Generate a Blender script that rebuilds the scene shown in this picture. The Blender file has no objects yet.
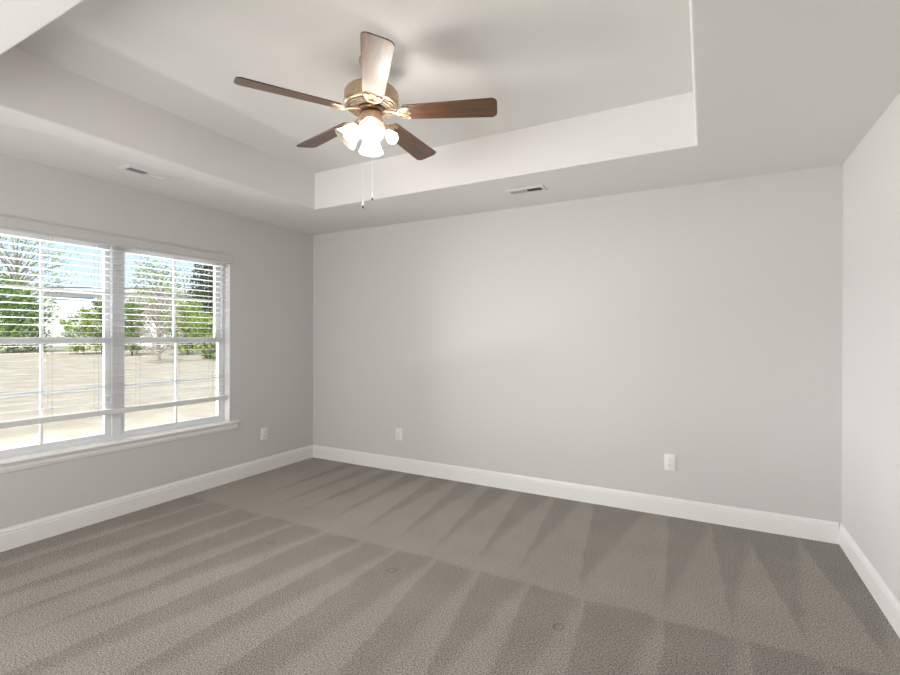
import bpy, bmesh, math, random
from mathutils import Vector, Matrix
random.seed(7)
C = bpy.context.scene
COL = C.collection
PI = math.pi
R = math.radians

# ------------------------------------------------------------------ camera
cam_d = bpy.data.cameras.new('camera')
cam = bpy.data.objects.new('camera', cam_d)
COL.objects.link(cam)
C.camera = cam
cam_d.sensor_width = 36.0
cam_d.lens = 474.745 / 900 * 36.0
cam_d.clip_start, cam_d.clip_end = 0.03, 400
YAW, PITCH, ROLL = 0.4946, -0.0012162, 0.0028953
CP = Vector((3.805, -3.881, 1.324))
cam.matrix_world = (Matrix.Translation(CP) @ Matrix.Rotation(YAW, 4, 'Z')
                    @ Matrix.Rotation(PI / 2 + PITCH, 4, 'X') @ Matrix.Rotation(ROLL, 4, 'Z'))
FWD = Vector((-math.sin(YAW), math.cos(YAW), 0))
RGT = Vector((math.cos(YAW), math.sin(YAW), 0))

P_DAY_FILL, P_YARD_FILL, P_HALL_FILL = 1130, 270, 112
# ------------------------------------------------------------------ sky, sun, added fill lamps, exposure
W = bpy.data.worlds.new('sky')
C.world = W
W.use_nodes = True
nt = W.node_tree
nt.nodes.clear()
wo = nt.nodes.new('ShaderNodeOutputWorld')
bg = nt.nodes.new('ShaderNodeBackground')
tc = nt.nodes.new('ShaderNodeTexCoord')
sx = nt.nodes.new('ShaderNodeSeparateXYZ')
rp = nt.nodes.new('ShaderNodeValToRGB')
rp.color_ramp.elements[0].position = 0.0
rp.color_ramp.elements[0].color = (0.80, 0.88, 0.95, 1)
rp.color_ramp.elements[1].position = 0.30
rp.color_ramp.elements[1].color = (0.42, 0.62, 0.90, 1)
e = rp.color_ramp.elements.new(0.10)
e.color = (0.62, 0.77, 0.95, 1)
nt.links.new(tc.outputs['Generated'], sx.inputs[0])
nt.links.new(sx.outputs['Z'], rp.inputs[0])
nt.links.new(rp.outputs[0], bg.inputs[0])
bg.inputs[1].default_value = 1.3
nt.links.new(bg.outputs[0], wo.inputs[0])

sun_d = bpy.data.lights.new('sun', 'SUN')
sun_d.energy = 3.7
sun_d.angle = R(0.6)
sun_d.color = (1.0, 0.95, 0.86)
sun = bpy.data.objects.new('sun', sun_d)
COL.objects.link(sun)
sun.rotation_euler = (R(28), R(36), 0)          # comes from behind the house: no sun patch in the room

def area(name, loc, target, sxy, energy, color):
    d = bpy.data.lights.new(name, 'AREA')
    d.shape = 'RECTANGLE'
    d.size, d.size_y = sxy
    d.energy = energy
    d.color = color
    o = bpy.data.objects.new(name, d)
    COL.objects.link(o)
    o.location = loc
    o.rotation_euler = (Vector(target) - Vector(loc)).to_track_quat('-Z', 'Y').to_euler()
    return o

# unseen fill lamp added beside the yard view, shining in through the window
area('daylight_fill', (-5.2, -3.5, 1.8), (0.0, -1.95, 1.3), (2.4, 2.8), P_DAY_FILL, (0.985, 0.985, 0.985))
# unseen lamp added below the sill, strengthening the bounce off the yard
area('yard_bounce_fill', (-2.6, -1.95, -0.16), (1.5, -1.95, 2.2), (3.6, 0.35), P_YARD_FILL, (1.0, 0.98, 0.95))
# fill lamp added behind the camera, shining in through the invented doorway
area('hall_fill', (1.6, -5.5, 1.00), (3.6, -2.0, 1.60), (1.8, 1.9), P_HALL_FILL, (1.0, 0.99, 0.985))

BULB = 300.0
SHADE = 3.0
C.view_settings.view_transform = 'Standard'
C.view_settings.look = 'None'
C.view_settings.exposure = 0.08
C.view_settings.gamma = 1.0
C.view_settings.use_curve_mapping = False

# ------------------------------------------------------------------ helpers
def obj(name, bm, mat, parent=None, smooth=None):
    me = bpy.data.meshes.new(name)
    bmesh.ops.recalc_face_normals(bm, faces=bm.faces)
    bm.to_mesh(me)
    bm.free()
    for m in (mat if isinstance(mat, (list, tuple)) else [mat]):
        me.materials.append(m)
    if smooth is not None:
        me.polygons.foreach_set('use_smooth', [True] * len(me.polygons))
        me.set_sharp_from_angle(angle=R(smooth))
    o = bpy.data.objects.new(name, me)
    COL.objects.link(o)
    if parent:
        o.parent = parent
    return o

def thing(name, label, cat, loc=(0, 0, 0), rz=0, group=None):
    o = bpy.data.objects.new(name, None)
    COL.objects.link(o)
    o.empty_display_size = 0.1
    o.location = loc
    o.rotation_euler = (0, 0, rz)
    o['label'] = label
    o['category'] = cat
    if group:
        o['group'] = group
    return o

def tag(o, label, cat, group=None):
    o['label'] = label
    o['category'] = cat
    if group:
        o['group'] = group
    return o

def struct(name, bm, mat, parent=None, smooth=None, label=None, cat=None):
    o = obj(name, bm, mat, parent, smooth)
    if not parent:
        o['kind'] = 'structure'
        if label:
            o['label'] = label
            o['category'] = cat
    return o

def box(bm, a, b, mi=0, bev=0.0):
    t = bmesh.new()
    bmesh.ops.create_cube(t, size=1)
    a, b = Vector(a), Vector(b)
    for v in t.verts:
        v.co = Vector([(a[i] + b[i]) / 2 + v.co[i] * abs(b[i] - a[i]) for i in range(3)])
    if bev:
        bmesh.ops.bevel(t, geom=list(t.edges), offset=bev, segments=2, profile=0.6, affect='EDGES')
    merge(bm, t, mi=mi)

def merge(bm, t, M=None, mi=0):
    vs = {}
    for v in t.verts:
        vs[v] = bm.verts.new(M @ v.co if M else v.co)
    for f in t.faces:
        try:
            nf = bm.faces.new([vs[v] for v in f.verts])
            nf.material_index = mi
        except ValueError:
            pass
    t.free()

def lathe(bm, prof, n=40, M=None, mi=0, cap=True):
    """prof: list of (r, z); revolve about local z"""
    t = bmesh.new()
    rings = []
    for r, z in prof:
        if r < 1e-5:
            rings.append([t.verts.new((0, 0, z))])
        else:
            rings.append([t.verts.new((r * math.cos(2 * PI * k / n), r * math.sin(2 * PI * k / n), z)) for k in range(n)])
    for a, b in zip(rings, rings[1:]):
        for k in range(n):
            q = [a[k % len(a)], a[(k + 1) % len(a)], b[(k + 1) % len(b)], b[k % len(b)]]
            u = []
            for v in q:
                if v not in u:
                    u.append(v)
            if len(u) > 2:
                try:
                    t.faces.new(u)
                except ValueError:
                    pass
    merge(bm, t, M, mi)

def tube(bm, pts, r, n=8, mi=0):
    pts = [Vector(p) for p in pts]
    rr = r if isinstance(r, (list, tuple)) else [r] * len(pts)
    rings = []
    for i, p in enumerate(pts):
        d = (pts[min(i + 1, len(pts) - 1)] - pts[max(i - 1, 0)]).normalized()
        q = d.to_track_quat('Z', 'Y')
        rings.append([bm.verts.new(p + q @ Vector((rr[i] * math.cos(2 * PI * k / n), rr[i] * math.sin(2 * PI * k / n), 0))) for k in range(n)])
    for a, b in zip(rings, rings[1:]):
        for k in range(n):
            f = bm.faces.new((a[k], a[(k + 1) % n], b[(k + 1) % n], b[k]))
            f.material_index = mi
    for ring in (rings[0], rings[-1]):
        bm.faces.new(ring).material_index = mi

def prism(bm, poly, a, b, axis):
    """poly (u,v) extruded from a to b along axis; u,v are the other two axes in order"""
    def P(u, v, w):
        return {'x': (w, u, v), 'y': (u, w, v), 'z': (u, v, w)}[axis]
    A = [bm.verts.new(P(u, v, a)) for u, v in poly]
    B = [bm.verts.new(P(u, v, b)) for u, v in poly]
    n = len(poly)
    for k in range(n):
        bm.faces.new((A[k], A[(k + 1) % n], B[(k + 1) % n], B[k]))
    bm.faces.new(A)
    bm.faces.new(B[::-1])

# ------------------------------------------------------------------ materials
def mat(name, col, rough=0.5, metal=0.0, spec=0.5, bump=None, vary=None):
    m = bpy.data.materials.new(name)
    m.use_nodes = True
    n = m.node_tree
    b = n.nodes['Principled BSDF']
    b.inputs['Base Color'].default_value = (*col, 1)
    b.inputs['Roughness'].default_value = rough
    b.inputs['Metallic'].default_value = metal
    b.inputs['Specular IOR Level'].default_value = spec
    co = n.nodes.new('ShaderNodeTexCoord')
    if vary:
        sc, amt = vary
        no = n.nodes.new('ShaderNodeTexNoise')
        no.inputs['Scale'].default_value = sc
        no.inputs['Detail'].default_value = 4
        n.links.new(co.outputs['Object'], no.inputs['Vector'])
        r = n.nodes.new('ShaderNodeValToRGB')
        r.color_ramp.elements[0].position = 0.3
        r.color_ramp.elements[1].position = 0.7
        r.color_ramp.elements[0].color = (*[c * (1 - amt) for c in col], 1)
        r.color_ramp.elements[1].color = (*[min(1, c * (1 + amt)) for c in col], 1)
        n.links.new(no.outputs[0], r.inputs[0])
        n.links.new(r.outputs[0], b.inputs['Base Color'])
    if bump:
        sc, st, dist = bump
        no = n.nodes.new('ShaderNodeTexNoise')
        no.inputs['Scale'].default_value = sc
        no.inputs['Detail'].default_value = 3
        n.links.new(co.outputs['Object'], no.inputs['Vector'])
        bp = n.nodes.new('ShaderNodeBump')
        bp.inputs['Strength'].default_value = st
        bp.inputs['Distance'].default_value = dist
        n.links.new(no.outputs[0], bp.inputs['Height'])
        n.links.new(bp.outputs[0], b.inputs['Normal'])
    return m

M_WALL = mat('wall_paint', (0.60, 0.592, 0.574), 0.75, spec=0.25, bump=(160, 0.06, 0.002))
M_CEIL = mat('ceiling_paint', (0.755, 0.742, 0.724), 0.85, spec=0.2, bump=(120, 0.06, 0.002))
M_TRIM = mat('white_trim_paint', (0.80, 0.79, 0.77), 0.35, spec=0.45)
M_VINYL = mat('white_vinyl', (0.70, 0.715, 0.74), 0.4)
M_SLAT = mat('white_blind', (0.70, 0.70, 0.695), 0.5)
M_VALANCE = mat('valance_white', (0.57, 0.56, 0.54), 0.6)
M_CORD = mat('cord', (0.45, 0.42, 0.38), 0.8)
M_PLATE = mat('white_plastic', (0.80, 0.79, 0.76), 0.3)
M_SLOT = mat('dark_slot', (0.05, 0.05, 0.05), 0.7)
M_VENT = mat('white_enamel', (0.70, 0.69, 0.67), 0.45)
M_DUCT = mat('dark_duct', (0.04, 0.04, 0.04), 0.8)
M_BRASS = mat('champagne_metal', (0.60, 0.46, 0.32), 0.33, 1.0, vary=(30, 0.06))
M_BRONZE = mat('dark_bronze', (0.07, 0.040, 0.022), 0.45, 0.6)
M_GRILLE = mat('cream_metal', (0.26, 0.21, 0.15), 0.5, 0.3)
M_COPPER = mat('rosy_metal', (0.72, 0.52, 0.42), 0.30, 1.0)
M_CHAIN = mat('chain_metal', (0.66, 0.63, 0.59), 0.5, 0.3)
M_FOB = mat('fob_white', (0.8, 0.78, 0.74), 0.4)
M_FOBTIP = mat('fob_dark', (0.06, 0.05, 0.045), 0.4)

def glass():
    m = bpy.data.materials.new('window_glass')
    m.use_nodes = True
    n = m.node_tree
    n.nodes.clear()
    o = n.nodes.new('ShaderNodeOutputMaterial')
    t = n.nodes.new('ShaderNodeBsdfTransparent')
    t.inputs[0].default_value = (0.96, 0.975, 0.97, 1)
    g = n.nodes.new('ShaderNodeBsdfGlossy')
    g.inputs['Roughness'].default_value = 0.02
    f = n.nodes.new('ShaderNodeFresnel')
    f.inputs[0].default_value = 1.35
    mx = n.nodes.new('ShaderNodeMixShader')
    n.links.new(f.outputs[0], mx.inputs[0])
    n.links.new(t.outputs[0], mx.inputs[1])
    n.links.new(g.outputs[0], mx.inputs[2])
    n.links.new(mx.outputs[0], o.inputs[0])
    return m
M_GLASS = glass()

def emit(name, col, s):
    m = bpy.data.materials.new(name)
    m.use_nodes = True
    n = m.node_tree
    n.nodes.clear()
    o = n.nodes.new('ShaderNodeOutputMaterial')
    e = n.nodes.new('ShaderNodeEmission')
    e.inputs[0].default_value = (*col, 1)
    e.inputs[1].default_value = s
    n.links.new(e.outputs[0], o.inputs[0])
    return m
M_BULB = emit('lit_bulb', (1.0, 0.935, 0.875), BULB)
M_BAREBULB = emit('lit_bare_bulb', (1.0, 0.935, 0.875), BULB * 0.4)

def frosted():
    m = bpy.data.materials.new('frosted_glass')
    m.use_nodes = True
    n = m.node_tree
    n.nodes.clear()
    o = n.nodes.new('ShaderNodeOutputMaterial')
    tr = n.nodes.new('ShaderNodeBsdfTransparent')
    tr.inputs[0].default_value = (1, 0.98, 0.95, 1)
    tl = n.nodes.new('ShaderNodeBsdfTranslucent')
    tl.inputs[0].default_value = (0.85, 0.83, 0.80, 1)
    mx = n.nodes.new('ShaderNodeMixShader')
    mx.inputs[0].default_value = 0.88
    n.links.new(tr.outputs[0], mx.inputs[1])
    n.links.new(tl.outputs[0], mx.inputs[2])
    n.links.new(mx.outputs[0], o.inputs[0])
    return m
M_SHADE = frosted()

def wood():
    m = bpy.data.materials.new('walnut_blade')
    m.use_nodes = True
    n = m.node_tree
    b = n.nodes['Principled BSDF']
    co = n.nodes.new('ShaderNodeTexCoord')
    mp = n.nodes.new('ShaderNodeMapping')
    mp.inputs['Scale'].default_value = (2.2, 26, 26)
    n.links.new(co.outputs['Object'], mp.inputs[0])
    no = n.nodes.new('ShaderNodeTexNoise')
    no.inputs['Scale'].default_value = 2.0
    no.inputs['Detail'].default_value = 6
    no.inputs['Distortion'].default_value = 0.8
    n.links.new(mp.outputs[0], no.inputs['Vector'])
    r = n.nodes.new('ShaderNodeValToRGB')
    r.color_ramp.elements[0].position = 0.32
    r.color_ramp.elements[0].color = (0.022, 0.008, 0.002, 1)
    r.color_ramp.elements[1].position = 0.70
    r.color_ramp.elements[1].color = (0.150, 0.052, 0.009, 1)
    n.links.new(no.outputs[0], r.inputs[0])
    n.links.new(r.outputs[0], b.inputs['Base Color'])
    b.inputs['Roughness'].default_value = 0.42
    b.inputs['Specular IOR Level'].default_value = 0.5
    b.inputs['Coat Weight'].default_value = 0.8
    b.inputs['Coat Roughness'].default_value = 0.45
    return m
M_WOOD = wood()

# carpet: grey-beige pile with vacuum tracks -----------------------------------------
def carpet():
    m = bpy.data.materials.new('carpet')
    m.use_nodes = True
    n = m.node_tree
    b = n.nodes['Principled BSDF']
    b.inputs['Roughness'].default_value = 1.0
    b.inputs['Specular IOR Level'].default_value = 0.05
    L = n.links.new
    co = n.nodes.new('ShaderNodeTexCoord')
    wob = n.nodes.new('ShaderNodeTexNoise')
    wob.inputs['Scale'].default_value = 8.0
    wob.inputs['Detail'].default_value = 3
    L(co.outputs['Object'], wob.inputs['Vector'])

    def val(x):
        if isinstance(x, (int, float)):
            return x
        return x
    def mth(op, a, c=0.0, d=None, clamp=False):
        q = n.nodes.new('ShaderNodeMath')
        q.operation = op
        q.use_clamp = clamp
        for i, s in enumerate((a, c, d)):
            if s is None:
                continue
            if isinstance(s, (int, float)):
                q.inputs[i].default_value = s
            else:
                L(s, q.inputs[i])
        return q.outputs[0]
    def step(x, e0, e1):
        q = n.nodes.new('ShaderNodeMapRange')
        q.interpolation_type = 'SMOOTHSTEP'
        L(x, q.inputs[0])
        q.inputs[1].default_value = e0
        q.inputs[2].default_value = e1
        return q.outputs[0]
    sp = n.nodes.new('ShaderNodeSeparateXYZ')
    L(co.outputs['Object'], sp.inputs[0])
    w = mth('MULTIPLY', mth('SUBTRACT', wob.outputs[0], 0.5), 0.055)
    X = mth('ADD', sp.outputs['X'], w)
    Y = mth('ADD', sp.outputs['Y'], mth('MULTIPLY', w, 1.2))
    # far part: dark wedges whose points face the room, growing towards the back wall
    far = None
    wedges = [(0.55, 0.50, 0.64), (0.83, 0.76, 0.92), (1.10, 1.03, 1.20), (1.42, 1.27, 1.47), (1.74, 1.55, 1.76),
              (2.03, 1.83, 2.04), (2.31, 2.12, 2.34), (2.61, 2.42, 2.68), (2.87, 2.72, 2.93), (3.22, 3.02, 3.42),
              (3.63, 3.56, 3.86), (3.92, 3.83, 4.10), (4.20, 4.02, 4.36), (4.47, 4.34, 4.75)]
    for ax, lx, rx in wedges:
        t = mth('MULTIPLY_ADD', Y, 1 / 1.38, 1.0)              # 0 at the points, 1 at the wall
        lft = mth('MULTIPLY_ADD', t, lx - ax, ax)
        rgt = mth('MULTIPLY_ADD', t, rx - ax, ax)
        ins = mth('MULTIPLY', step(mth('SUBTRACT', X, lft), -0.010, 0.012), step(mth('SUBTRACT', rgt, X), -0.02, 0.05))
        far = ins if far is None else mth('MAXIMUM', far, ins)
    # near part: dark lanes parted by light streaks that widen towards the door
    near = None
    streaks = [(0.30, 0.26, 0.05), (0.62, 0.60, 0.10), (0.93, 0.88, 0.12), (1.24, 1.16, 0.14), (1.54, 1.44, 0.16), (1.86, 1.80, 0.16), (2.11, 2.10, 0.15),
               (2.39, 2.51, 0.17), (2.67, 2.85, 0.17), (2.96, 3.07, 0.18), (3.26, 3.33, 0.15), (3.62, 3.64, 0.16), (3.95, 3.98, 0.14), (4.25, 4.27, 0.14)]
    for tx, rx, wd in streaks:
        t = mth('MULTIPLY', mth('ADD', Y, 1.46), -1.0)          # metres from the border
        rgt = mth('MULTIPLY_ADD', t, rx - tx, tx + 0.025)
        wid = mth('MULTIPLY_ADD', t, wd, 0.03)
        ins = mth('MULTIPLY', step(mth('SUBTRACT', rgt, X), -0.008, 0.015), step(mth('ADD', mth('SUBTRACT', X, rgt), wid), -0.05, 0.03))
        near = ins if near is None else mth('MAXIMUM', near, ins)
    zone = step(Y, -1.455, -1.425)
    a = mth('MULTIPLY', mth('SUBTRACT', 1.0, far), zone)
    c = mth('MULTIPLY', near, mth('SUBTRACT', 1.0, zone))
    light = mth('ADD', a, c, clamp=True)
    # pile grain
    g1 = n.nodes.new('ShaderNodeTexNoise')
    g1.inputs['Scale'].default_value = 150
    g1.inputs['Detail'].default_value = 5
    g1.inputs['Roughness'].default_value = 0.75
    L(co.outputs['Object'], g1.inputs['Vector'])
    g2 = n.nodes.new('ShaderNodeTexNoise')
    g2.inputs['Scale'].default_value = 3.5
    g2.inputs['Detail'].default_value = 4
    L(co.outputs['Object'], g2.inputs['Vector'])
    r = n.nodes.new('ShaderNodeValToRGB')
    r.color_ramp.elements[0].position = 0.36
    r.color_ramp.elements[1].position = 0.64
    r.color_ramp.elements[0].color = (0.085, 0.076, 0.067, 1)
    r.color_ramp.elements[1].color = (0.57, 0.525, 0.48, 1)
    L(g1.outputs[0], r.inputs[0])
    k = mth('ADD', mth('MULTIPLY_ADD', light, 0.19, 0.92), mth('MULTIPLY', mth('SUBTRACT', g2.outputs[0], 0.5), 0.28))
    # three small round dents left by furniture feet
    for dx, dy in ((1.354, -1.731), (2.245, -1.662), (3.214, -1.737)):
        ux = mth('SUBTRACT', X, dx + 0.0)
        uy = mth('SUBTRACT', Y, dy)
        dd = mth('SQRT', mth('ADD', mth('MULTIPLY', ux, ux), mth('MULTIPLY', uy, uy)))
        ring = mth('SUBTRACT', 1.0, step(mth('ABSOLUTE', mth('SUBTRACT', dd, 0.022)), 0.003, 0.010))
        k = mth('MULTIPLY', k, mth('MULTIPLY_ADD', ring, -0.24, 1.0))
    vm = n.nodes.new('ShaderNodeVectorMath')
    vm.operation = 'SCALE'
    L(r.outputs[0], vm.inputs[0])
    L(k, vm.inputs['Scale'])
    L(vm.outputs[0], b.inputs['Base Color'])
    bp = n.nodes.new('ShaderNodeBump')
    bp.inputs['Strength'].default_value = 0.6
    bp.inputs['Distance'].default_value = 0.008
    L(g1.outputs[0], bp.inputs['Height'])
    L(bp.outputs[0], b.inputs['Normal'])
    return m
M_CARPET = carpet()

# ------------------------------------------------------------------ room shell
RW, RD, RH = 4.575, 4.75, 2.44        # width, depth, soffit height
TX0, TX1, TY0, TY1, TH = 0.777, 3.751, -3.062, -0.776, 0.317
ZT = RH + TH

bm = bmesh.new()
box(bm, (-0.16, -RD - 1.6, -0.12), (RW + 0.12, 0.12, 0))
struct('floor', bm, M_CARPET)

# left wall with the window opening
WY0, WY1, WZ0, WZ1 = -2.880, -1.037, 0.552, 2.03
bm = bmesh.new()
X0, X1 = -0.15, 0.0
box(bm, (X0, WY1, 0), (X1, 0.0, RH + 0.4))
box(bm, (X0, -RD, 0), (X1, WY0, RH + 0.4))
box(bm, (X0, WY0, 0), (X1, WY1, WZ0 - 0.02))
box(bm, (X0, WY0, WZ1), (X1, WY1, RH + 0.4))
struct('wall_left', bm, M_WALL)
bm = bmesh.new()
box(bm, (X0, 0, 0), (RW + 0.12, 0.12, RH + 0.4))
struct('wall_back', bm, M_WALL)
bm = bmesh.new()
box(bm, (RW, -RD, 0), (RW + 0.12, 0.0, RH + 0.4))
struct('wall_right', bm, M_WALL)
# front wall (behind the camera) with an invented doorway that lets the fill lamp in
bm = bmesh.new()
DX0, DX1, DZ = 0.60, 2.60, 2.15
box(bm, (X0, -RD - 0.12, 0), (DX0, -RD, RH + 0.4))
box(bm, (DX1, -RD - 0.12, 0), (RW + 0.12, -RD, RH + 0.4))
box(bm, (DX0, -RD - 0.12, DZ), (DX1, -RD, RH + 0.4))
struct('wall_front', bm, M_WALL)
# invented hall shell around the added fill lamp
bm = bmesh.new()
box(bm, (0.0, -RD - 1.6, 0), (0.1, -RD - 0.12, 2.6))
box(bm, (4.5, -RD - 1.6, 0), (4.6, -RD - 0.12, 2.6))
box(bm, (0.0, -RD - 1.6, 2.5), (4.6, -RD - 0.12, 2.6))
box(bm, (0.0, -RD - 1.6, 0), (4.6, -RD - 1.5, 2.5))
struct('wall_added_hall', bm, M_WALL)

# tray ceiling: soffit ring with a small rounded bead, riser faces, raised panel
bm = bmesh.new()
rings = [((-0.02, RW + 0.02, -RD - 0.02, 0.02), RH)]
rb = 0.012
def rect(a):
    return (TX0 - a, TX1 + a, TY0 - a, TY1 + a)
for k in range(5):
    t = k / 4 * PI / 2
    rings.append((rect(rb - rb * math.sin(t)), RH + rb - rb * math.cos(t)))
rings.append((rect(0), ZT))
vr = []
for (a, b, c, d), z in rings:
    vr.append([bm.verts.new(p) for p in ((a, c, z), (b, c, z), (b, d, z), (a, d, z))])
for p, q in zip(vr, vr[1:]):
    for k in range(4):
        bm.faces.new((p[k], p[(k + 1) % 4], q[(k + 1) % 4], q[k]))
bm.faces.new(vr[-1])
box(bm, (-0.15, -RD - 0.12, ZT + 0.06), (RW + 0.12, 0.12, ZT + 0.2))
struct('ceiling', bm, M_CEIL)

# baseboards with a moulded top
def bb_profile(s):
    return [(0, 0), (s * 0.0145, 0), (s * 0.0145, 0.101), (s * 0.0105, 0.1045), (s * 0.0105, 0.108), (s * 0.0125, 0.112), (s * 0.0095, 0.122), (s * 0.006, 0.128), (s * 0.005, 0.134), (0, 0.136)]
bm = bmesh.new()
prism(bm, [(u, v) for u, v in bb_profile(1)], -RD, 0.0, 'y')
struct('baseboard_left', bm, M_TRIM)
bm = bmesh.new()
prism(bm, [(RW + u, v) for u, v in bb_profile(-1)], -RD, 0.0, 'y')
struct('baseboard_right', bm, M_TRIM)
bm = bmesh.new()
prism(bm, [(u, v) for u, v in bb_profile(-1)], 0.0145, RW - 0.0145, 'x')
struct('baseboard_back', bm, M_TRIM)

# ------------------------------------------------------------------ window (twin single-hung)
win = bpy.data.objects.new('window_1', None)
COL.objects.link(win)
win.location = (0, (WY0 + WY1) / 2, WZ0)
win['kind'] = 'structure'
def wp(name, bm, m, parent=None, smooth=None):
    o = obj(name, bm, m, parent or win, smooth)
    if parent is None:
        o.matrix_parent_inverse = Matrix.Translation(-win.location)
    return o
YM = -1.945
bm = bmesh.new()
fx0, fx1 = -0.15, -0.064
box(bm, (fx0, WY1 - 0.030, WZ0), (fx1, WY1, WZ1), bev=0.003)
box(bm, (fx0, WY0, WZ0), (fx1, WY0 + 0.030, WZ1), bev=0.003)
box(bm, (fx0, YM - 0.032, WZ0), (fx1 + 0.004, YM + 0.032, WZ1), bev=0.003)
box(bm, (fx0 - 0.001, WY0 + 0.001, WZ0 - 0.01), (fx1 + 0.002, WY1 - 0.001, WZ0 + 0.026), bev=0.003)
box(bm, (fx0 - 0.001, WY0 + 0.001, WZ1 - 0.03), (fx1 + 0.002, WY1 - 0.001, WZ1 - 0.001), bev=0.003)
wp('window_frame', bm, M_VINYL)
# painted returns that line the opening
bm = bmesh.new()
box(bm, (fx1, WY1 - 0.004, WZ0), (0.0015, WY1 + 0.0, WZ1))
box(bm, (fx1, WY0, WZ0), (0.0015, WY0 + 0.004, WZ1))
box(bm, (fx1, WY0, WZ1 - 0.004), (0.0015, WY1, WZ1))
wp('jamb_lining', bm, M_TRIM)
def sash(y0, y1, z0, z1, gy0, gy1, gz0, gz1, x0, x1, mz):
    bm = bmesh.new()
    box(bm, (x0, y0, z0), (x1, gy0, z1), bev=0.003)
    box(bm, (x0, gy1, z0), (x1, y1, z1), bev=0.003)
    box(bm, (x0, gy0 - 0.001, z0), (x1, gy1 + 0.001, gz0), bev=0.003)
    box(bm, (x0, gy0 - 0.001, gz1), (x1, gy1 + 0.001, z1), bev=0.003)
    s = wp('sash', bm, M_VINYL)
    xc = (x0 + x1) / 2
    bm = bmesh.new()
    box(bm, (xc - 0.003, gy0 - 0.004, gz0 - 0.004), (xc + 0.003, gy1 + 0.004, gz1 + 0.004))
    wp('glass_pane', bm, M_GLASS, s)
    bm = bmesh.new()
    yc = (gy0 + gy1) / 2 + 0.010
    box(bm, (xc - 0.007, yc - 0.009, gz0), (xc + 0.007, yc + 0.009, gz1), bev=0.002)
    box(bm, (xc - 0.007, gy0, mz - 0.009), (xc + 0.007, yc - 0.008, mz + 0.009), bev=0.002)
    box(bm, (xc - 0.007, yc + 0.008, mz - 0.009), (xc + 0.007, gy1, mz + 0.009), bev=0.002)
    wp('muntin', bm, M_VINYL, s)
for ya, yb, u0, u1, l0, l1 in ((WY0 + 0.030, YM - 0.032, -2.772, -2.010, -2.784, -2.022), (YM + 0.032, WY1 - 0.030, -1.872, -1.115, -1.885, -1.101)):
    sash(ya, yb, 1.285, WZ1 - 0.03, u0, u1, 1.315, 1.965, -0.124, -0.096, 1.640)
    sash(ya - 0.003, yb + 0.003, WZ0 + 0.018, 1.312, l0, l1, 0.607, 1.268, -0.095, -0.069, 0.949)
# stool and apron
bm = bmesh.new()
prof = [(-0.068, 0.532), (0.030, 0.532), (0.036, 0.536), (0.038, 0.542), (0.036, 0.548), (0.030, 0.552), (-0.068, 0.552)]
prism(bm, [(u, v) for u, v in prof], WY0, WY1, 'y')
prism(bm, [(max(u, 0.0), v) for u, v in prof], WY1, -0.944, 'y')
prism(bm, [(max(u, 0.0), v) for u, v in prof], -2.973, WY0, 'y')
wp('sill', bm, M_TRIM)
bm = bmesh.new()
prism(bm, [(0, 0.476), (0.006, 0.476), (0.010, 0.482), (0.012, 0.492), (0.015, 0.497), (0.015, 0.518), (0.020, 0.524), (0.020, 0.532), (0, 0.532)], -2.957, -0.960, 'y')
wp('apron', bm, M_TRIM)

# ------------------------------------------------------------------ window blind
BY0, BY1 = WY0 + 0.012, WY1 - 0.012
bl = thing('window_blind', 'white horizontal slat blind lowered over the twin window, slats open', 'blind', (0, (BY0 + BY1) / 2, 0.76))
def bp_(name, bm, m, smooth=None):
    o = obj(name, bm, m, bl, smooth)
    o.matrix_parent_inverse = Matrix.Translation(-bl.location)
    return o
bm = bmesh.new()
box(bm, (-0.060, BY0, 1.998), (-0.006, BY1, 2.026), bev=0.003)
bp_('headrail', bm, M_SLAT)
bm = bmesh.new()
prism(bm, [(0.002, 1.979), (0.014, 1.979), (0.017, 1.983), (0.017, 1.990), (0.012, 1.996), (0.012, 2.036), (0.018, 2.043), (0.018, 2.056), (0.002, 2.056)], -2.898, -1.018, 'y')
bp_('valance', bm, M_VALANCE)
bm = bmesh.new()
zs, z = [], 1.950
PITCHZ = 0.0462
while z > 0.81:
    prof = []
    for k in range(6):
        u = k / 5
        prof.append((-0.058 + 0.050 * u, z + 0.0012 * math.sin(PI * u) + 0.0006 + 0.0024 * (u - 0.5)))
    low = [(x, zz - 0.0018) for x, zz in prof[::-1]]
    prism(bm, prof + low, BY0, BY1, 'y')
    zs.append(z)
    z -= PITCHZ
bp_('slats', bm, M_SLAT)
bm = bmesh.new()
box(bm, (-0.059, BY0, 0.750), (-0.007, BY1, 0.790), bev=0.006)
bp_('bottom_rail', bm, M_SLAT)
for y in (-1.205, -1.505, -1.81, -2.092, -2.365, -2.66):
    bm = bmesh.new()
    for x in (-0.0615, -0.0045):
        tube(bm, [(x, y, 0.775), (x, y, 1.99)], 0.0011, 5)
    for zz in zs:
        tube(bm, [(-0.0615, y + 0.002, zz - 0.001), (-0.0045, y + 0.002, zz - 0.001)], 0.0006, 4)
    bp_('ladder_cord', bm, M_CORD)

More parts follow.
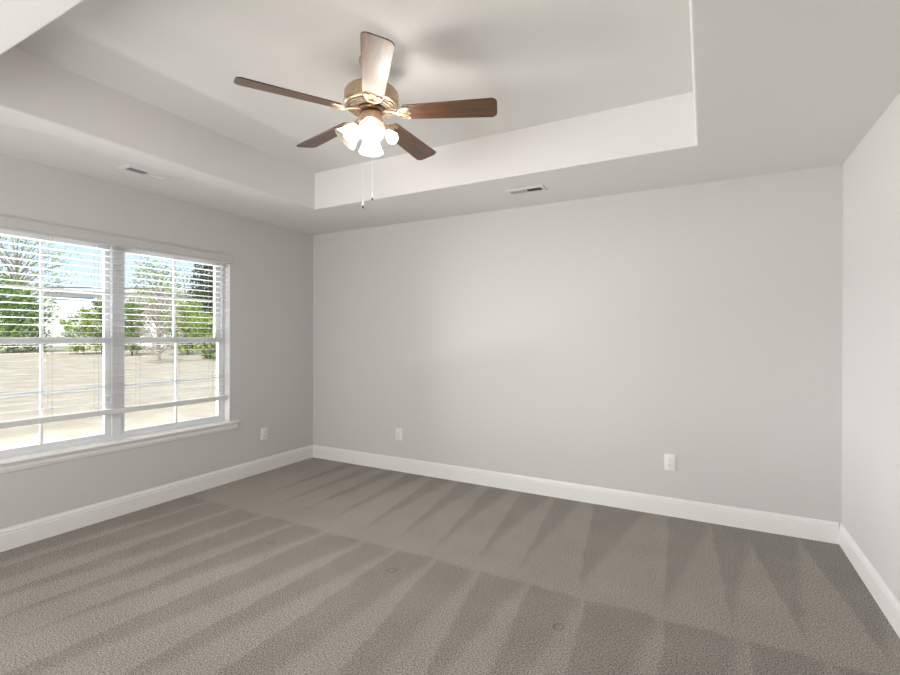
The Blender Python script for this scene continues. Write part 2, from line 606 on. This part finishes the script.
# ------------------------------------------------------------------ outlets
def outlet(loc, rz, label):
    """built facing -y at the wall plane y=0"""
    t = thing('wall_outlet', label, 'outlet', loc, rz, 'wall outlets')
    bm = bmesh.new()
    box(bm, (-0.038, -0.0065, -0.061), (0.038, 0.0, 0.061), bev=0.0028)
    obj('cover_plate', bm, M_PLATE, t, 40)
    for s in (-1, 1):
        bm = bmesh.new()
        pts = []
        for k in range(24):
            a = 2 * PI * k / 24
            pts.append((max(-0.0145, min(0.0145, 0.0172 * math.cos(a))), s * 0.0195 + max(-0.0135, min(0.0135, 0.0172 * math.sin(a)))))
        prism(bm, pts, -0.0085, -0.0050, 'y')
        o = obj('socket', bm, M_PLATE, t)
        bm = bmesh.new()
        for dx, h in ((-0.0063, 0.0095), (0.0063, 0.0078)):
            box(bm, (dx - 0.0011, -0.0089, s * 0.0195 + 0.002 - h / 2), (dx + 0.0011, -0.0080, s * 0.0195 + 0.002 + h / 2))
        lathe(bm, [(0, -0.0004), (0.0026, -0.0004), (0.0026, 0.0005), (0, 0.0005)], 12,
              Matrix.Translation((0, -0.0085, s * 0.0195 - 0.0085)) @ Matrix.Rotation(PI / 2, 4, 'X'))
        obj('socket_holes', bm, M_SLOT, o)
    bm = bmesh.new()
    lathe(bm, [(0, 0.0012), (0.0022, 0.0010), (0.0030, 0), (0, 0)], 12, Matrix.Translation((0, -0.0065, 0)) @ Matrix.Rotation(PI / 2, 4, 'X'))
    obj('screw', bm, M_PLATE, t, 40)
    return t
outlet((1.147, 0, 0.363), 0, 'white duplex outlet on the long back wall, near the far corner')
outlet((3.572, 0, 0.397), 0, 'white duplex outlet on the long back wall, near the right wall')
outlet((0, -0.655, 0.369), PI / 2, 'white duplex outlet on the window wall, right of the sill')

# ------------------------------------------------------------------ ceiling registers
def register(loc, rz, label):
    """length along local x, hangs below the soffit plane z=0"""
    t = thing('ceiling_vent', label, 'vent', loc, rz, 'ceiling vents')
    Lx, Ly, ix, iy, th = 0.152, 0.072, 0.124, 0.034, 0.007
    bm = bmesh.new()
    # sloping flange around the opening
    o4 = [(-Lx, -Ly), (Lx, -Ly), (Lx, Ly), (-Lx, Ly)]
    m4 = [(-Lx + .012, -Ly + .012), (Lx - .012, -Ly + .012), (Lx - .012, Ly - .012), (-Lx + .012, Ly - .012)]
    i4 = [(-ix, -iy), (ix, -iy), (ix, iy), (-ix, iy)]
    loops = [[bm.verts.new((x, y, z)) for x, y in q] for q, z in ((o4, 0.0), (o4, -0.0015), (m4, -th), (i4, -th), (i4, 0.0))]
    for p, q in zip(loops, loops[1:]):
        for k in range(4):
            bm.faces.new((p[k], p[(k + 1) % 4], q[(k + 1) % 4], q[k]))
    box(bm, (-0.005, -iy, -th), (0.005, iy, -0.001))
    obj('frame', bm, M_VENT, t)
    for s in (-1, 1):
        bm = bmesh.new()
        for k in range(8):
            xc = s * (0.016 + k * 0.0145)
            t2 = bmesh.new()
            bmesh.ops.create_cube(t2, size=1)
            Mx = Matrix.Translation((xc, 0, -0.0035)) @ Matrix.Rotation(s * R(48), 4, 'Y') @ Matrix.Diagonal((0.0125, iy * 2, 0.001, 1))
            merge(bm, t2, Mx)
        obj('louvers', bm, M_VENT, t)
    bm = bmesh.new()
    box(bm, (-ix, -iy, -0.0006), (ix, iy, -0.0001))
    obj('duct_opening', bm, M_DUCT, t)
    return t
register((0.432, -2.005, RH), PI / 2, 'white ceiling register on the narrow soffit above the window')
register((2.600, -0.435, RH), 0, 'white ceiling register on the soffit along the back wall')

# ------------------------------------------------------------------ ceiling fan
FX, FY = 2.277, -1.912
fan = thing('ceiling_fan', 'five-blade walnut ceiling fan with lit glass lamps and pull chains hanging from the tray ceiling', 'ceiling fan', (FX, FY, ZT))
def Z(z):
    return z - ZT
def fp(name, bm, m, parent=None, smooth=None, sub=False):
    return obj(name, bm, m, parent or fan, smooth)
bm = bmesh.new()
lathe(bm, [(0, 0), (0.064, 0), (0.066, -0.006), (0.064, -0.020), (0.052, -0.045), (0.034, -0.060), (0.016, -0.066), (0, -0.066)], 40)
fp('canopy', bm, M_BRASS, smooth=40)
bm = bmesh.new()
lathe(bm, [(0, -0.05), (0.0135, -0.05), (0.0135, Z(2.62)), (0.030, Z(2.617)), (0.034, Z(2.605)), (0, Z(2.605))], 24)
fp('downrod', bm, M_BRASS, smooth=40)
bm = bmesh.new()
lathe(bm, [(0, Z(2.606)), (0.060, Z(2.606)), (0.108, Z(2.602)), (0.128, Z(2.594)), (0.137, Z(2.582)), (0.140, Z(2.574)), (0.140, Z(2.532)), (0.143, Z(2.528)),
           (0.143, Z(2.519)), (0.138, Z(2.513)), (0.124, Z(2.509)), (0.062, Z(2.509)), (0, Z(2.509))], 64)
motor = fp('motor_housing', bm, M_BRASS, smooth=35)
bm = bmesh.new()
lathe(bm, [(0.070, Z(2.509)), (0.122, Z(2.509)), (0.122, Z(2.5082)), (0.070, Z(2.5082)), (0.070, Z(2.509))], 48)
obj('grille_backing', bm, M_SLOT, motor)
bm = bmesh.new()
NF = 44
for k in range(NF):
    a = 2 * PI * k / NF
    t2 = bmesh.new()
    bmesh.ops.create_cube(t2, size=1)
    merge(bm, t2, Matrix.Rotation(a, 4, 'Z') @ Matrix.Translation((0.100, 0, Z(2.5055))) @ Matrix.Diagonal((0.052, 0.0080, 0.004, 1)))
for r_ in (0.0735, 0.088, 0.104, 0.1235):
    lathe(bm, [(r_ - 0.0025, Z(2.509)), (r_ + 0.0025, Z(2.509)), (r_ + 0.0025, Z(2.5025)), (r_ - 0.0025, Z(2.5025)), (r_ - 0.0025, Z(2.509))], 64)
fp('vent_grille', bm, M_GRILLE, smooth=30)
bm = bmesh.new()
lathe(bm, [(0, Z(2.510)), (0.071, Z(2.510)), (0.071, Z(2.492)), (0.066, Z(2.486)), (0, Z(2.486))], 40)
fp('flywheel', bm, M_BRONZE, smooth=35)
bm = bmesh.new()
lathe(bm, [(0, Z(2.488)), (0.040, Z(2.488)), (0.050, Z(2.480)), (0.055, Z(2.468)), (0.055, Z(2.432)), (0.051, Z(2.422)), (0.042, Z(2.416)), (0, Z(2.416))], 48)
fp('switch_housing', bm, M_COPPER, smooth=35)
bm = bmesh.new()
lathe(bm, [(0, Z(2.418)), (0.046, Z(2.418)), (0.050, Z(2.410)), (0.044, Z(2.398)), (0.026, Z(2.388)), (0.010, Z(2.382)), (0.007, Z(2.372)), (0, Z(2.368))], 40)
fp('light_fitter', bm, M_BRASS, smooth=35)

# blades: x along the blade, root at 0.19 m, tip at 0.66 m; bracket is a sub-part
def blade_mesh():
    bm = bmesh.new()
    r0, r1, w0, w1, th = 0.165, 0.648, 0.052, 0.069, 0.0055
    pts = []
    def arc(cx, cy, rad, a0, a1, n=6):
        for k in range(n + 1):
            a = R(a0 + (a1 - a0) * k / n)
            pts.append((cx + rad * math.cos(a), cy + rad * math.sin(a)))
    arc(r1 - 0.030, w1 - 0.030, 0.030, 88, 0)
    arc(r1 - 0.030, -w1 + 0.030, 0.030, 0, -88)
    arc(r0 + 0.018, -w0 + 0.018, 0.018, -92, -180, 4)
    arc(r0 + 0.018, w0 - 0.018, 0.018, 180, 92, 4)
    prism(bm, pts, -th / 2, th / 2, 'z')
    bmesh.ops.bevel(bm, geom=[e for e in bm.edges if abs(e.verts[0].co.z - e.verts[1].co.z) < 1e-6 and len(e.link_faces) == 2], offset=0.0012, segments=1, affect='EDGES')
    return bm
def bracket_mesh():
    bm = bmesh.new()
    # scrolled ornamental plate under the blade root
    n = 60
    out = []
    for k in range(n):
        a = 2 * PI * k / n
        rad = 0.026 + 0.0045 * math.cos(5 * a) + 0.003 * math.cos(3 * a)
        out.append((0.180 + rad * 0.95 * math.cos(a), rad * 1.45 * math.sin(a)))
    prism(bm, out, -0.0070, -0.0028, 'z')
    for sgn in (-1, 1):
        tube(bm, [(0.138, sgn * 0.006, -0.009), (0.146, sgn * 0.020, -0.008), (0.158, sgn * 0.031, -0.006), (0.176, sgn * 0.040, -0.006), (0.192, sgn * 0.042, -0.006), (0.203, sgn * 0.034, -0.006), (0.198, sgn * 0.024, -0.006)],
             [0.0045, 0.005, 0.005, 0.005, 0.0045, 0.004, 0.003], 8)
        tube(bm, [(0.165, sgn * 0.004, -0.008), (0.190, sgn * 0.010, -0.008), (0.212, sgn * 0.006, -0.006)], [0.003, 0.0035, 0.002], 6)
    tube(bm, [(0.060, 0, 0.014), (0.085, 0, 0.010), (0.115, 0, 0.004), (0.138, 0, -0.006), (0.165, 0, -0.007)], [0.007, 0.0065, 0.0065, 0.008, 0.009], 10)
    for x, y in ((0.196, 0.030), (0.196, -0.030), (0.205, 0.0)):
        lathe(bm, [(0.0050, -0.0068), (0.0045, -0.0090), (0, -0.0100)], 12, Matrix.Translation((x, y, 0)))
    return bm
ZB = Z(2.478)
b0 = k0 = None
for i in range(5):
    if i == 0:
        b0 = fp('blade', blade_mesh(), M_WOOD)
        k0 = fp('blade_bracket', bracket_mesh(), M_BRASS, b0, 40)
        b = b0
    else:
        b = b0.copy()
        COL.objects.link(b)
        k = k0.copy()
        COL.objects.link(k)
        k.parent = b
    ang = R(22.0 + 72 * i)
    b.matrix_basis = Matrix.Translation((0, 0, ZB)) @ Matrix.Rotation(ang, 4, 'Z') @ Matrix.Rotation(R(-13), 4, 'X')

# lamps: four arms; three carry bell shades, the one to the right burns bare
SH_T = 0.0025
def lamp(az, shade):
    d = Matrix.Rotation(az, 4, 'Z')
    a = R(42)                                   # shade axis: this much outwards from straight down
    ax = Matrix.Translation((0.062, 0, Z(2.412))) @ Matrix.Rotation(-a, 4, 'Y') @ Matrix.Rotation(PI, 4, 'X')
    bm = bmesh.new()
    tube(bm, [(0.030, 0, Z(2.404)), (0.048, 0, Z(2.416)), (0.062, 0, Z(2.412))], 0.009, 10)
    lathe(bm, [(0, -0.006), (0.016, -0.006), (0.024, 0.002), (0.025, 0.020), (0.021, 0.030), (0, 0.030)], 24, ax)
    s = fp('lamp_holder', bm, M_BRASS, smooth=40)
    s.matrix_basis = d
    bm = bmesh.new()
    prof = [(0, 0.028), (0.013, 0.028), (0.0135, 0.038)]
    for k in range(1, 11):
        t = PI * (0.14 + 0.86 * k / 10)
        prof.append((0.0300 * math.sin(t), 0.068 - 0.030 * math.cos(t)))
    prof[-1] = (0, 0.098)
    lathe(bm, prof, 28, ax)
    obj('light_bulb', bm, M_BULB if shade else M_BAREBULB, s, 60)
    if shade:
        bm = bmesh.new()
        outer = [(0.026, 0.012), (0.031, 0.020), (0.036, 0.032), (0.041, 0.046), (0.046, 0.062), (0.052, 0.080), (0.060, 0.097), (0.066, 0.108)]
        inner = [(r - SH_T, z) for r, z in outer[::-1]]
        lathe(bm, outer + inner, 48, ax)
        obj('lamp_shade', bm, M_SHADE, s, 50)
    return s
for az, sh in ((-52, True), (38, False), (128, True), (218, True)):
    lamp(R(az), sh)

# pull chains with fobs
def chain(px, py, zlow):
    bm = bmesh.new()
    z = Z(2.43)
    tube(bm, [(px * 0.95, py * 0.95, z), (px, py, z - 0.01), (px, py, Z(zlow + 0.04))], 0.0009, 5)
    zz = z - 0.012
    while zz > Z(zlow + 0.04):
        lathe(bm, [(0, 0.0013), (0.0013, 0), (0, -0.0013)], 6, Matrix.Translation((px, py, zz)))
        zz -= 0.0055
    c = fp('pull_chain', bm, M_CHAIN)
    bm = bmesh.new()
    lathe(bm, [(0, 0.044), (0.0028, 0.042), (0.0042, 0.030), (0.0050, 0.016), (0.0050, 0.013), (0, 0.013)], 14, Matrix.Translation((px, py, Z(zlow))))
    obj('fob', bm, M_FOB, c, 40)
    bm = bmesh.new()
    lathe(bm, [(0, 0.013), (0.0050, 0.013), (0.0056, 0.006), (0.0040, 0.0005), (0, 0)], 14, Matrix.Translation((px, py, Z(zlow))))
    obj('fob_tip', bm, M_FOBTIP, c, 40)
chain(-0.038, -0.020, 1.988)
chain(-0.013, 0.027, 2.037)

# ------------------------------------------------------------------ the yard outside
def gz(p):
    d = max(0.0, -p[0])
    return -0.42 + 0.0185 * d
def at(px, depth):
    p = CP + FWD * depth + RGT * ((px - 450) / 474.745 * depth)
    return Vector((p.x, p.y, gz(p)))
def zpx(py, depth):
    return CP.z + (337.2 - py) / 474.745 * depth

M_FIELD = mat('straw_grass', (0.63, 0.50, 0.365), 1.0, spec=0.0, vary=(1.6, 0.15), bump=(14, 0.6, 0.05))
bm = bmesh.new()
g = {}
xs = [-0.15, -3, -6, -10, -15, -20, -26, -32, -38, -45, -55, -70, -90]
ys = [-14, -6, -2, 2, 6, 10, 16, 24, 34, 50, 70]
for i, x in enumerate(xs):
    for j, y in enumerate(ys):
        g[i, j] = bm.verts.new((x, y, gz((x, y)) + (random.uniform(-0.04, 0.04) if 1 < i < 11 else 0)))
for i in range(len(xs) - 1):
    for j in range(len(ys) - 1):
        bm.faces.new((g[i, j], g[i + 1, j], g[i + 1, j + 1], g[i, j + 1]))
gr = obj('yard_ground', bm, M_FIELD, None, 180)
gr['kind'] = 'structure'

# neighbour's long white house
HD = 44.0
M_HWALL = mat('white_siding', (0.80, 0.80, 0.80), 0.7)
M_HROOF = mat('grey_shingle', (0.14, 0.15, 0.16), 0.9, vary=(3, 0.3))
M_HGLASS = mat('blue_grey_glass', (0.20, 0.27, 0.34), 0.15)
a, b_ = at(40, HD), at(205, HD + 1.5)
dx = (b_ - a)
Lh = math.hypot(dx.x, dx.y)
hz = math.atan2(dx.y, dx.x)
house = thing('house', 'long white house with a low grey roof across the straw field', 'house', (a.x, a.y, gz(a) - 0.2), hz)
top = zpx(290.0, HD) - (gz(a) - 0.2)
bm = bmesh.new()
box(bm, (0, 0, 0), (Lh, 8.0, top))
obj('wall', bm, M_HWALL, house)
bm = bmesh.new()
prism(bm, [(-0.45, top - 0.02), (4.0, top + 0.22), (8.45, top - 0.02), (8.45, top + 0.12), (4.0, top + 0.38), (-0.45, top + 0.14)], -0.4, Lh + 0.4, 'x')
obj('roof', bm, M_HROOF, house)
bm = bmesh.new()
box(bm, (-0.4, -0.5, top - 0.32), (Lh + 0.4, -0.42, top + 0.02))
obj('fascia', bm, M_HWALL, house)
for x0, x1, z0, z1 in ((0.9, 4.7, top - 1.05, top - 0.72), (6.6, 7.6, 1.2, 2.6), (10.5, 11.6, 1.2, 2.6)):
    bm = bmesh.new()
    box(bm, (x0, -0.04, z0), (x1, 0.05, z1))
    w = obj('window', bm, M_HWALL, house)
    bm = bmesh.new()
    box(bm, (x0 + 0.06, -0.06, z0 + 0.05), (x1 - 0.06, -0.035, z1 - 0.05))
    obj('pane', bm, M_HGLASS, w)

def leaf_mat(name, c, amt=0.45):
    m = mat(name, c, 0.6, spec=0.2, vary=(1.6, amt))
    return m
M_BARK = mat('bark', (0.16, 0.12, 0.09), 0.9)
M_TWIG = mat('pale_bark', (0.36, 0.29, 0.25), 0.9)
M_PINE = leaf_mat('dark_needles', (0.045, 0.085, 0.035))
M_LIME = leaf_mat('spring_leaves', (0.33, 0.43, 0.10))
M_MID = leaf_mat('green_leaves', (0.21, 0.32, 0.075))
M_BUD = leaf_mat('pink_buds', (0.52, 0.42, 0.36), 0.2)

def leaf(bm, p, s, rnd):
    q = Vector((rnd.gauss(0, 1), rnd.gauss(0, 1), rnd.gauss(0, 1))).normalized()
    u = q.orthogonal().normalized()
    v = q.cross(u)
    l, w = s * rnd.uniform(0.7, 1.3), s * rnd.uniform(0.35, 0.6)
    bm.faces.new([bm.verts.new(p + u * l), bm.verts.new(p + v * w), bm.verts.new(p - u * l), bm.verts.new(p - v * w)])

def plant(name, label, cat, px, depth, py_top, wpx, kind, leafm, nleaf, lsize, seed, group=None, lowfrac=0.1, bark=None, dens=1.0):
    rnd = random.Random(seed)
    base = at(px, depth)
    H = zpx(py_top, depth) - base.z
    rad = wpx / 2 / 474.745 * depth
    t = thing(name, label, cat, base, rnd.uniform(0, 6), group)
    st = bmesh.new()
    fo = bmesh.new()
    pts = []
    if kind == 'conifer':
        tube(st, [(0, 0, -0.2), (0, 0, H * 0.5), (0.03, 0, H * 0.97)], [H * 0.022, H * 0.014, 0.02], 7)
        nb = 46
        for k in range(nb):
            f = lowfrac + (1 - lowfrac) * (k / nb) ** 0.9
            a = k * 2.4 + rnd.uniform(-.3, .3)
            L = rad * (1 - f) ** 0.8 * rnd.uniform(0.75, 1.1) + 0.12
            d = Vector((math.cos(a), math.sin(a), 0))
            z0 = f * H
            tipz = z0 - 0.12 * L
            tube(st, [(0, 0, z0), d * L * 0.6 + Vector((0, 0, z0 + 0.02)), d * L + Vector((0, 0, tipz))], [0.035, 0.02, 0.008], 4)
            m = max(10, int(nleaf / nb * (0.35 + 1.3 * L / rad)))
            for _ in range(m):
                u = rnd.uniform(0.1, 1.0) ** 0.8
                sp = 0.20 * rad * (0.5 + (1 - u))
                pts.append(d * L * u + Vector((rnd.gauss(0, sp), rnd.gauss(0, sp), z0 - 0.1 * L * u + rnd.gauss(0, 0.09 * rad))))
    else:
        th = H * (0.30 if kind == 'tree' else 0.08)
        tube(st, [(0, 0, -0.2), (0.02, 0.02, th), (0, 0.03, H * 0.75)], [H * 0.020, H * 0.015, 0.02], 7)
        nb = 26 if kind == 'tree' else 16
        for k in range(nb):
            f = lowfrac + (0.97 - lowfrac) * k / nb
            a = k * 2.4 + rnd.uniform(-.4, .4)
            ring = math.sqrt(max(0.06, 1 - (2 * (f - lowfrac) / (1 - lowfrac) - 0.85) ** 2 * 0.8))
            L = rad * ring * rnd.uniform(0.65, 1.05)
            d = Vector((math.cos(a), math.sin(a), 0))
            z0 = f * H * 0.72
            e = d * L + Vector((0, 0, f * H + rnd.uniform(0, 0.06) * H))
            mid = d * L * 0.55 + Vector((0, 0, (z0 + e.z) / 2 + 0.04 * H))
            tube(st, [(0, 0, z0), mid, e], [0.05 * H / 6, 0.03 * H / 6, 0.010], 5)
            for s in range(5):
                q = mid.lerp(e, rnd.uniform(0, 1))
                tip = q + Vector((rnd.gauss(0, .3), rnd.gauss(0, .3), rnd.uniform(.05, .4))) * rad * 0.7
                tube(st, [q, tip], [0.014, 0.005], 4)
                m = int(nleaf / nb / 5)
                for _ in range(m):
                    u = rnd.uniform(0, 1)
                    pts.append(q.lerp(tip, u) + Vector((rnd.gauss(0, 1), rnd.gauss(0, 1), rnd.gauss(0, 1))) * 0.13 * rad * dens)
    for p in pts:
        if p.z > 0.02:
            leaf(fo, p, lsize, rnd)
    obj('foliage', fo, leafm, t)
    obj('trunk', st, bark or M_BARK, t)
    return t

TG = 'trees across the yard'
plant('pine_tree', 'bushy green tree across the yard at the left edge of the window', 'tree', 8, 30, 284, 62, 'bush', M_MID, 5200, 0.12, 1, TG, 0.06, dens=1.5)
plant('tall_tree', 'tall thin-leaved tree against the sky at the left edge of the window', 'tree', 16, 34, 226, 86, 'tree', M_LIME, 1500, 0.10, 2, TG, 0.42, M_TWIG, 1.4)
plant('conifer', 'dark evergreen tree across the yard at the right edge of the window', 'tree', 211, 40, 250, 72, 'conifer', M_PINE, 6500, 0.13, 3, TG, 0.10)
plant('leafy_tree', 'light green tree rising over the white house roof', 'tree', 158, 35, 264, 48, 'tree', M_LIME, 1500, 0.11, 4, TG, 0.35, M_TWIG, 1.2)
plant('bare_tree', 'pale twiggy budding tree before the white house', 'tree', 160, 24, 290, 44, 'bush', M_BUD, 1300, 0.07, 5, TG, 0.12, M_TWIG, 1.0)
SG = 'shrubs before the white house'
plant('shrub', 'lime green shrub before the white house, left of the window mullion', 'shrub', 84, 30, 311, 34, 'bush', M_LIME, 1900, 0.10, 6, SG, 0.08, dens=1.3)
plant('shrub', 'dark green shrub close left of the window mullion', 'shrub', 102, 32, 298, 18, 'bush', M_MID, 1600, 0.11, 7, SG, 0.08, dens=1.4)
plant('shrub', 'green shrub just right of the window mullion', 'shrub', 132, 30, 302, 24, 'bush', M_MID, 2000, 0.11, 8, SG, 0.06, dens=1.4)
plant('shrub', 'bright lime shrub below the dark evergreen', 'shrub', 188, 31, 303, 40, 'bush', M_LIME, 2600, 0.11, 9, SG, 0.06, dens=1.4)
plant('shrub', 'bright lime shrub at the right edge of the window below the evergreen', 'shrub', 214, 27, 314, 30, 'bush', M_LIME, 2200, 0.11, 10, SG, 0.06, dens=1.4)
